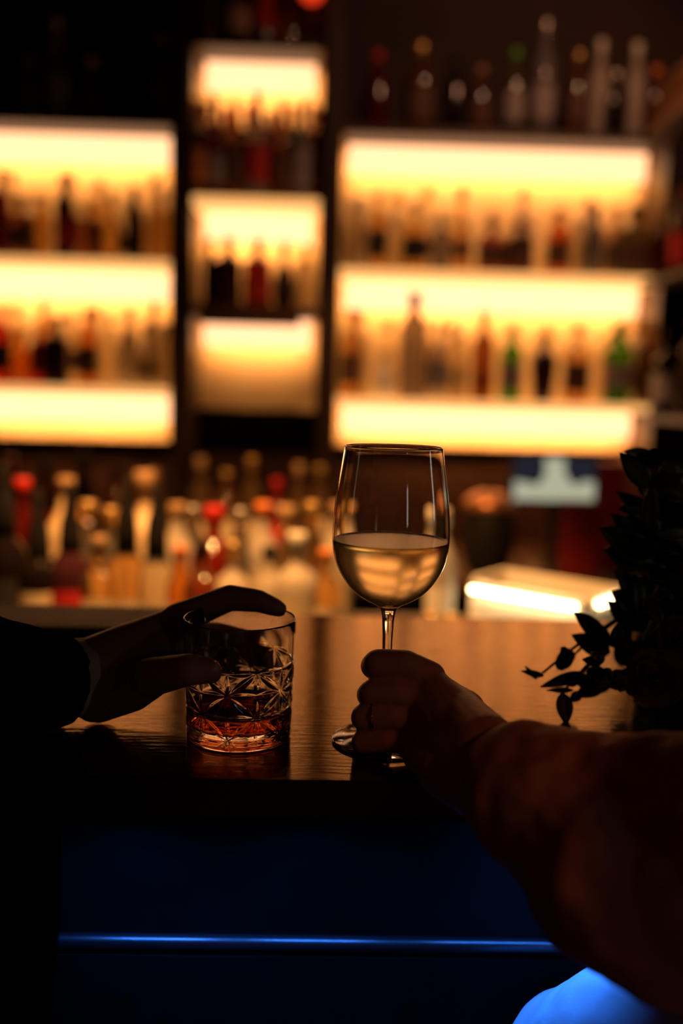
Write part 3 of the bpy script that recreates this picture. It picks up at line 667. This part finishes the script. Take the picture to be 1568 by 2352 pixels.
def add_ring(r, z):
    s = len(vs)
    for t in th: vs.append((r*math.cos(t), r*math.sin(t), z))
    return s
def bridge(s0, s1):
    for k in range(NT):
        k2 = (k+1) % NT; fs.append((s0+k, s0+k2, s1+k2, s1+k))
top0 = (NZ-1)*NT
prev = top0
for r, z in [(0.0418, 0.0911), (0.0412, 0.0914), (0.0406, 0.0911), (0.0403, 0.0903), (0.0398, 0.080), (0.0392, 0.060), (0.0385, 0.040), (0.0379, 0.026), (0.0374, 0.017), (0.0362, 0.0130), (0.0330, 0.0112), (0.024, 0.0105), (0.012, 0.0103)]:
    s = add_ring(r, z); bridge(prev, s); prev = s
vs.append((0, 0, 0.0103)); ci = len(vs)-1
for k in range(NT): fs.append((prev+k, prev+(k+1) % NT, ci))
prev = 0
for r, z in [(0.0388, 0.0014), (0.0378, 0.0005), (0.0362, 0.0003), (0.0340, 0.0010), (0.02, 0.0016), (0.01, 0.0017)]:
    s = add_ring(r, z); bridge(s, prev); prev = s
vs.append((0, 0, 0.0017)); ci = len(vs)-1
for k in range(NT): fs.append((prev+(k+1) % NT, prev+k, ci))
me = bpy.data.meshes.new('cut_glass'); me.from_pydata(vs, [], fs); me.update()
link('cut_glass', me, M['glass'], tg)
wl = 0.0238
o = link('whisky', lathe_mesh('whisky', [(0, 0.0101), (0.012, 0.01015), (0.024, 0.01035), (0.0331, 0.0110), (0.0364, 0.0128), (0.03765, 0.017), (0.0380, 0.0222), (0.0381, wl+0.0004), (0.0372, wl), (0.035, wl-0.0005), (0, wl-0.0005)], 96), M['whisky'], tg)
o['label'] = 'shallow reddish amber whisky at the bottom'

# ------------------------------------------------------------------ people
def flat_end(pts):
    """one capsule whose last end is cut flat, as a sleeve is at its hem"""
    return [tuple(c) + (True,) for c in chain(pts)]
def chain(pts):
    """pts: (px, py, depth, radius mm) -> capsules"""
    q = [(P(a, b, d), r/1000.0) for a, b, d, r in pts]
    return [(q[i][0], q[i+1][0], q[i][1], q[i+1][1]) for i in range(len(q)-1)]

# --- the person in the black jacket, left hand round the tumbler
D1 = tb.y
man = empty('person', P(-200, 1700, 0.60)); tag(man, 'person in black jacket and white cuff, hand gripping the star-cut tumbler', 'person')
mo = man.location
caps = []
caps += chain([(-420, 1640, 0.60, 44), (-250, 1590, 0.66, 42), (60, 1565, 0.735, 32), (215, 1558, 0.752, 27)])          # forearm and wrist
caps += chain([(215, 1535, 0.752, 25), (300, 1490, 0.756, 21), (410, 1425, 0.768, 12)])                                 # back of hand to index knuckle
caps += chain([(215, 1550, 0.756, 25), (300, 1510, 0.765, 20), (405, 1455, 0.780, 12)])
caps += chain([(215, 1565, 0.756, 24), (300, 1535, 0.768, 19), (400, 1490, 0.790, 12)])
caps += chain([(220, 1580, 0.752, 22), (300, 1560, 0.766, 17), (392, 1525, 0.792, 10.5)])
caps += chain([(225, 1592, 0.748, 23), (300, 1578, 0.728, 19), (360, 1552, 0.702, 14)])                                 # ball of the thumb
caps += chain([(300, 1545, 0.745, 22), (380, 1490, 0.750, 16)])
caps += chain([(345, 1556, 0.705, 14.5), (430, 1538, 0.684, 11.6), (478, 1540, 0.6885, 9.6), (484, 1543, 0.690, 8.6)])  # thumb
caps += chain([(405, 1422, 0.768, 12.5), (470, 1396, 0.765, 11.5), (528, 1373, 0.760, 10.4), (592, 1380, 0.754, 9.0), (632, 1395, 0.753, 7.2), (641, 1399, 0.753, 6.2)])   # index over the rim
caps += chain([(405, 1455, 0.772, 11), (500, 1455, 0.792, 9.2), (570, 1470, 0.796, 8.6), (618, 1508, 0.787, 7.8), (632, 1540, 0.783, 7.0)])   # middle, behind the glass
caps += chain([(400, 1490, 0.785, 11), (490, 1485, 0.800, 9), (560, 1500, 0.797, 8.2), (596, 1522, 0.791, 7.2)])         # ring finger
caps += chain([(392, 1525, 0.788, 10), (455, 1520, 0.801, 8), (515, 1530, 0.797, 7.2), (540, 1548, 0.793, 6.2)])         # little finger
blob('body', caps, M['skin_tan'], man, 0.0015, 7, origin=mo)
def nail(name, c, nrm_, up, w, l, parent, origin):
    n, u = Vector(nrm_).normalized(), Vector(up).normalized(); s = n.cross(u).normalized()
    bm = bmesh.new(); grid = []
    for i in range(7):
        rowv = []
        for j in range(7):
            a_, b__ = -1 + 2*i/6, -1 + 2*j/6
            k = max(abs(a_), abs(b__)); l2 = math.hypot(a_, b__)
            f = (k/l2) if l2 > 0 else 1.0
            f = 0.45*f + 0.55
            x, y = a_*f*w, b__*f*l
            rowv.append(bm.verts.new(Vector(c) - Vector(origin) + s*x + u*y - n*(x*x/(w*2.2) + y*y/(l*8))))
        grid.append(rowv)
    for i in range(6):
        for j in range(6): bm.faces.new((grid[i][j], grid[i+1][j], grid[i+1][j+1], grid[i][j+1]))
    o = obj(name, bm, M['nail'], parent, True)
    sd = o.modifiers.new('thick', 'SOLIDIFY'); sd.thickness = 0.0006
    return o
nail('fingernail', P(474, 1527, 0.681), (0.05, -0.55, 0.8), (1, 0.1, 0.1), 0.0058, 0.0075, man, mo)
nail('fingernail', P(632, 1385, 0.750), (0.45, -0.15, 0.9), (0.75, 0.1, -0.5), 0.0044, 0.0058, man, mo)
# shirt cuff and jacket sleeve
blob('shirt_cuff', flat_end([(120, 1562, 0.742, 31), (228, 1552, 0.752, 30)]), M['shirt'], man, 0.002, 3, 0.002, 0.02, mo)
jc = chain([(-460, 1560, 0.55, 90), (-300, 1590, 0.62, 66), (-80, 1570, 0.70, 52), (60, 1563, 0.724, 40)])
jc += chain([(-560, 1800, 0.50, 95), (-130, 1980, 0.56, 66), (-130, 2600, 0.58, 66)])
jc += flat_end([(60, 1563, 0.724, 40), (164, 1558, 0.745, 34)])
jc += chain([(-560, 1620, 0.48, 95), (-400, 2000, 0.48, 100), (-360, 2500, 0.48, 100)])
blob('jacket', jc, M['jacket'], man, 0.004, 6, 0.010, 0.05, mo)

# --- the person in the pale blouse, left hand round the stem
woman = empty('person', P(1500, 2100, 0.50)); tag(woman, 'person in loose peach blouse and pale trousers, ringed hand holding wine stem', 'person')
wo = woman.location
DS = wb.y
caps = []
caps += chain([(1800, 2000, 0.48, 46), (1520, 2050, 0.52, 42), (1260, 1880, 0.575, 33), (1130, 1762, 0.612, 27)])        # forearm
caps += chain([(1130, 1750, 0.612, 27), (1060, 1680, 0.650, 23), (985, 1562, 0.688, 11.5)])                              # palm rays
caps += chain([(1125, 1755, 0.612, 27), (1050, 1690, 0.650, 22), (972, 1602, 0.681, 11.5)])
caps += chain([(1110, 1765, 0.612, 27), (1040, 1715, 0.648, 22), (962, 1652, 0.680, 11)])
caps += chain([(1100, 1785, 0.606, 25), (1030, 1745, 0.640, 18), (952, 1702, 0.682, 10.5)])
caps += chain([(1110, 1720, 0.618, 24), (1040, 1630, 0.672, 18), (985, 1570, 0.700, 12)])
fing = [
    [(985, 1556, 0.688, 12.2), (930, 1528, 0.690, 11.2), (868, 1524, 0.694, 10.6), (857, 1530, 0.712, 9.6), (868, 1535, 0.727, 8.6), (890, 1536, 0.734, 7.8)],
    [(972, 1602, 0.681, 11.6), (915, 1590, 0.684, 10.4), (854, 1592, 0.690, 9.8), (846, 1596, 0.708, 9.0), (858, 1598, 0.724, 8.2), (886, 1598, 0.731, 7.4)],
    [(962, 1652, 0.680, 11.2), (900, 1645, 0.682, 10.0), (836, 1647, 0.689, 9.6), (832, 1650, 0.706, 8.6), (850, 1652, 0.722, 7.9), (880, 1650, 0.730, 7.0)],
    [(952, 1702, 0.682, 10.6), (890, 1700, 0.681, 9.2), (834, 1704, 0.688, 8.7), (834, 1702, 0.702, 7.8), (852, 1698, 0.715, 7.2), (876, 1690, 0.722, 6.5)],
]
for f in fing: caps += chain(f)
caps += chain([(1060, 1640, 0.672, 18), (1000, 1592, 0.722, 14), (945, 1558, 0.748, 11.5), (905, 1532, 0.752, 9.4), (893, 1524, 0.752, 8.4)])   # thumb on the far side
caps += chain([(1085, 1800, 0.604, 21), (1010, 1775, 0.624, 15), (960, 1738, 0.656, 11)])                                # heel of the hand
blob('body', caps, M['skin_fair'], woman, 0.0014, 6, origin=wo)
# ring on the ring finger
rc, rdir = P(862, 1646, 0.6865), (P(836, 1647, 0.689) - P(900, 1645, 0.682)).normalized()
def torus_mesh(name, R, r, n=40, m=10):
    vs, fs = [], []
    for i in range(n):
        a = 2*PI*i/n
        for j in range(m):
            b = 2*PI*j/m; vs.append(((R + r*math.cos(b))*math.cos(a), (R + r*math.cos(b))*math.sin(a), r*1.5*math.sin(b)))
    for i in range(n):
        for j in range(m): fs.append((i*m+j, ((i+1) % n)*m+j, ((i+1) % n)*m+(j+1) % m, i*m+(j+1) % m))
    me = bpy.data.meshes.new(name); me.from_pydata(vs, [], fs); me.update(); return me
rg = link('ring', torus_mesh('ring', 0.0103, 0.0009), M['gold'], woman); rg.location = rc - wo; rg.rotation_mode = 'QUATERNION'; rg.rotation_quaternion = rdir.to_track_quat('Z', 'Y'); rg['label'] = 'gold ring with small stones'
st = bmesh.new(); qi = rdir.to_track_quat('Z', 'Y').inverted()
for (px, py, dd) in ((852, 1617, 0.683), (858, 1616, 0.682), (846, 1640, 0.676), (846, 1650, 0.676)):
    v = (P(px, py, dd) - rc); v = qi @ v; v.z = 0; v = v.normalized()*0.0116
    bmesh.ops.create_icosphere(st, subdivisions=1, radius=0.0015, matrix=Matrix.Translation(v))
obj('stones', st, M['stone'], rg)
# blouse sleeve: loose, cuffed
sl = [(b, a, rb, ra, True) for a, b, ra, rb in chain([(1109, 1752, 0.610, 31.5), (1150, 1785, 0.600, 33)])]
sl += [(b, a, rb, ra, True) for a, b, ra, rb in chain([(1150, 1785, 0.600, 32), (1200, 1810, 0.588, 40)])]
sl += chain([(1200, 1810, 0.588, 39), (1290, 1850, 0.565, 46), (1425, 1980, 0.535, 58), (1560, 2090, 0.51, 53)])
sl += chain([(1225, 1752, 0.585, 26), (1400, 1800, 0.555, 32), (1640, 1830, 0.52, 40)])
sl += chain([(1400, 1960, 0.54, 52), (1640, 1990, 0.51, 56)])
sl += chain([(1560, 2090, 0.51, 53), (1800, 2010, 0.48, 66), (2200, 1850, 0.42, 75)])
blob('blouse', sl, M['blouse'], woman, 0.0025, 6, 0.020, 0.055, wo)
# pale trouser leg, knee towards the bar
blob('trousers', chain([(1325, 2440, 0.66, 51), (1480, 2440, 0.60, 66), (1900, 2530, 0.50, 85)]) + chain([(1325, 2440, 0.66, 51), (1300, 2900, 0.64, 45)]), M['trousers'], woman, 0.0035, 8, 0.006, 0.06, wo)

# ------------------------------------------------------------------ flower arrangement on the counter
pb = PZ(1545, 1590, COUNTER_Z)
plant = empty('flower_arrangement', (pb.x, pb.y, COUNTER_Z)); tag(plant, 'dark leafy flower arrangement on the counter, beyond the sleeve', 'flower arrangement')
po = plant.location
link('pot', lathe_mesh('pot', spline([(0.028, 0.0), (0.036, 0.02), (0.038, 0.05), (0.034, 0.08), (0.032, 0.09)], 5)[:], 40, closed=False), M['ceramic'], plant)
fol = bmesh.new(); stems = bmesh.new()
def leaf(base, tip, width, fold=0.3, droop=0.0, nrm_hint=None):
    """a leaf blade: pointed oval folded along its rib, with thickness"""
    base, tip = Vector(base) - po, Vector(tip) - po
    ax = tip - base; L = ax.length; ax.normalize()
    nh = Vector(nrm_hint) if nrm_hint else Vector((random.uniform(-0.4, 0.4), -1, random.uniform(0, 0.8)))
    side = ax.cross(nh).normalized(); n = side.cross(ax).normalized()
    N = 9; up_, dn_ = [], []
    for sgn_layer, store in ((1, up_), (-1, dn_)):
        for i in range(N):
            t = i/(N-1); w = width*(math.sin(PI*t**0.8)**0.8)*0.5 if 0 < i < N-1 else 0.0004
            c = base + ax*(L*t) + n*(-droop*t*t*L + sgn_layer*0.0005)
            store.append([fol.verts.new(c + side*w*s + n*abs(s)*w*fold) for s in (-1, -0.5, 0, 0.5, 1)])
    for i in range(N-1):
        for j in range(4):
            fol.faces.new((up_[i][j], up_[i+1][j], up_[i+1][j+1], up_[i][j+1]))
            fol.faces.new((dn_[i][j], dn_[i][j+1], dn_[i+1][j+1], dn_[i+1][j]))
        for j in (0, 4): fol.faces.new((up_[i][j], dn_[i][j], dn_[i+1][j], up_[i+1][j]))
def pl(bx, by, bd, tx, ty, td, wpx, **k): leaf(P(bx, by, bd), P(tx, ty, td), wpx*(bd/F), **k)
FWD = (0.1, -1, 0.2)
pl(1500, 1062, 0.855, 1433, 1035, 0.835, 44, nrm_hint=FWD); pl(1470, 1050, 0.855, 1520, 1068, 0.835, 62, nrm_hint=FWD)
pl(1520, 1205, 0.835, 1413, 1128, 0.815, 46, nrm_hint=FWD); pl(1500, 1160, 0.835, 1585, 1200, 0.805, 60, nrm_hint=FWD); pl(1560, 1150, 0.855, 1500, 1115, 0.855, 70, nrm_hint=FWD); pl(1510, 1110, 0.865, 1575, 1065, 0.865, 60, nrm_hint=FWD)
pl(1385, 1465, 0.815, 1318, 1406, 0.795, 44, nrm_hint=FWD); pl(1395, 1490, 0.815, 1368, 1425, 0.805, 34, nrm_hint=FWD); pl(1400, 1500, 0.815, 1312, 1458, 0.805, 52, nrm_hint=FWD)
pl(1310, 1525, 0.805, 1288, 1486, 0.795, 40, nrm_hint=FWD); pl(1290, 1540, 0.805, 1296, 1484, 0.795, 44, nrm_hint=FWD)
pl(1340, 1545, 0.795, 1240, 1578, 0.785, 30, nrm_hint=FWD); pl(1248, 1552, 0.785, 1196, 1541, 0.780, 16, nrm_hint=FWD); pl(1232, 1560, 0.785, 1205, 1530, 0.780, 12, nrm_hint=FWD)
pl(1315, 1585, 0.785, 1255, 1585, 0.775, 14, nrm_hint=FWD); pl(1290, 1590, 0.780, 1300, 1665, 0.770, 42, nrm_hint=FWD); pl(1390, 1560, 0.795, 1320, 1600, 0.785, 46, nrm_hint=FWD)
pl(1400, 1580, 0.795, 1310, 1560, 0.785, 40, nrm_hint=FWD)
pl(1500, 1290, 0.835, 1375, 1210, 0.815, 74, nrm_hint=FWD); pl(1480, 1300, 0.835, 1385, 1260, 0.825, 60, nrm_hint=FWD); pl(1500, 1260, 0.835, 1400, 1180, 0.835, 56, nrm_hint=FWD)
pl(1470, 1420, 0.835, 1405, 1360, 0.825, 50, nrm_hint=FWD); pl(1460, 1440, 0.835, 1400, 1400, 0.825, 46, nrm_hint=FWD); pl(1480, 1380, 0.835, 1410, 1310, 0.825, 50, nrm_hint=FWD)
pl(1520, 1390, 0.805, 1475, 1470, 0.785, 34, nrm_hint=FWD)
for k in range(150):
    cx, cyp = random.uniform(1425, 1640), random.uniform(1110, 1640)
    if cx < 1425 + max(0, (1400-cyp))*0.12: cx += 60
    ang = random.uniform(0, 2*PI); ln = random.uniform(50, 100); dd = random.uniform(0.795, 0.905)
    tx, ty = cx + ln*math.cos(ang), cyp + ln*math.sin(ang)
    if ty > 1660 or tx < 1400: tx, ty = cx + 30, cyp - 60
    z_low = P(cx, cyp, dd).z
    if min(z_low, P(tx, ty, dd).z) < COUNTER_Z + 0.004: continue
    pl(cx, cyp, dd, tx, ty, dd + random.uniform(-0.02, 0.02), random.uniform(34, 60), fold=random.uniform(0.1, 0.5), droop=random.uniform(-0.1, 0.3))
for k in range(34):
    cx, cyp = random.uniform(1330, 1440), random.uniform(1450, 1590)
    if cx < 1440 - (cyp - 1440)*1.0: continue
    ang = random.uniform(0, 2*PI); ln = random.uniform(34, 60); dd = random.uniform(0.765, 0.80)
    pl(cx, cyp, dd, cx + ln*math.cos(ang), cyp + ln*math.sin(ang)*0.8, dd + random.uniform(-0.01, 0.01), random.uniform(24, 38), fold=random.uniform(0.1, 0.4))
o = obj('foliage', fol, M['leaf'], plant, True); o['kind'] = 'stuff'
top = Vector((0, 0, 0.09))
for (px, py, dd) in ((1500, 1060, 0.855), (1510, 1190, 0.835), (1395, 1480, 0.815), (1235, 1555, 0.785), (1340, 1545, 0.795), (1300, 1520, 0.805), (1290, 1592, 0.780), (1480, 1300, 0.835), (1560, 1150, 0.855), (1470, 1430, 0.835), (1600, 1250, 0.865), (1500, 1400, 0.815)):
    e = P(px, py, dd) - po
    mid = (top + e)/2 + Vector((0, 0, 0.02))
    pts = [(1-t)**2*top + 2*t*(1-t)*mid + t*t*e for t in [i/8 for i in range(9)]]
    tube(stems, pts, [0.0022 - 0.0012*i/8 for i in range(9)], 7)
obj('stem', stems, M['twig'], plant, True)
def rose(name, c, R, seed):
    rnd = random.Random(seed); bm = bmesh.new()
    face = Vector((-0.25, -0.8, 0.45)).normalized(); q = face.to_track_quat('Z', 'Y')
    for ringi, (n, rr, op) in enumerate(((3, 0.25, 0.15), (4, 0.45, 0.35), (5, 0.7, 0.7), (6, 0.95, 1.1))):
        for k in range(n):
            a0 = 2*PI*k/n + ringi*0.7; span = 2*PI/n*0.75; rows = []
            for i in range(6):
                t = i/5; rad = R*rr*(0.35 + 0.65*math.sin(t*PI/2)*(0.6 + 0.4*op)); z = R*(0.9*t*(1.25 - 0.55*op) - 0.3)
                w = math.sin(PI*(0.15 + 0.75*t))
                rows.append([bm.verts.new(c - po + q @ Vector((rad*math.cos(a0 + span*s*w), rad*math.sin(a0 + span*s*w), z - 0.08*R*s*s*op + rnd.uniform(-1, 1)*0.01*R))) for s in (-1, -0.5, 0, 0.5, 1)])
            for i in range(5):
                for j in range(4): bm.faces.new((rows[i][j], rows[i+1][j], rows[i+1][j+1], rows[i][j+1]))
    o = obj(name, bm, M['petal'], plant, True)
    o.modifiers.new('thick', 'SOLIDIFY').thickness = 0.0008
    o.modifiers.new('sub', 'SUBSURF').render_levels = 1
    o['label'] = 'dusky rose blossom'
rose('blossom', P(1505, 1560, 0.785), 0.026, 1)
rose('blossom', P(1575, 1470, 0.80), 0.024, 2)
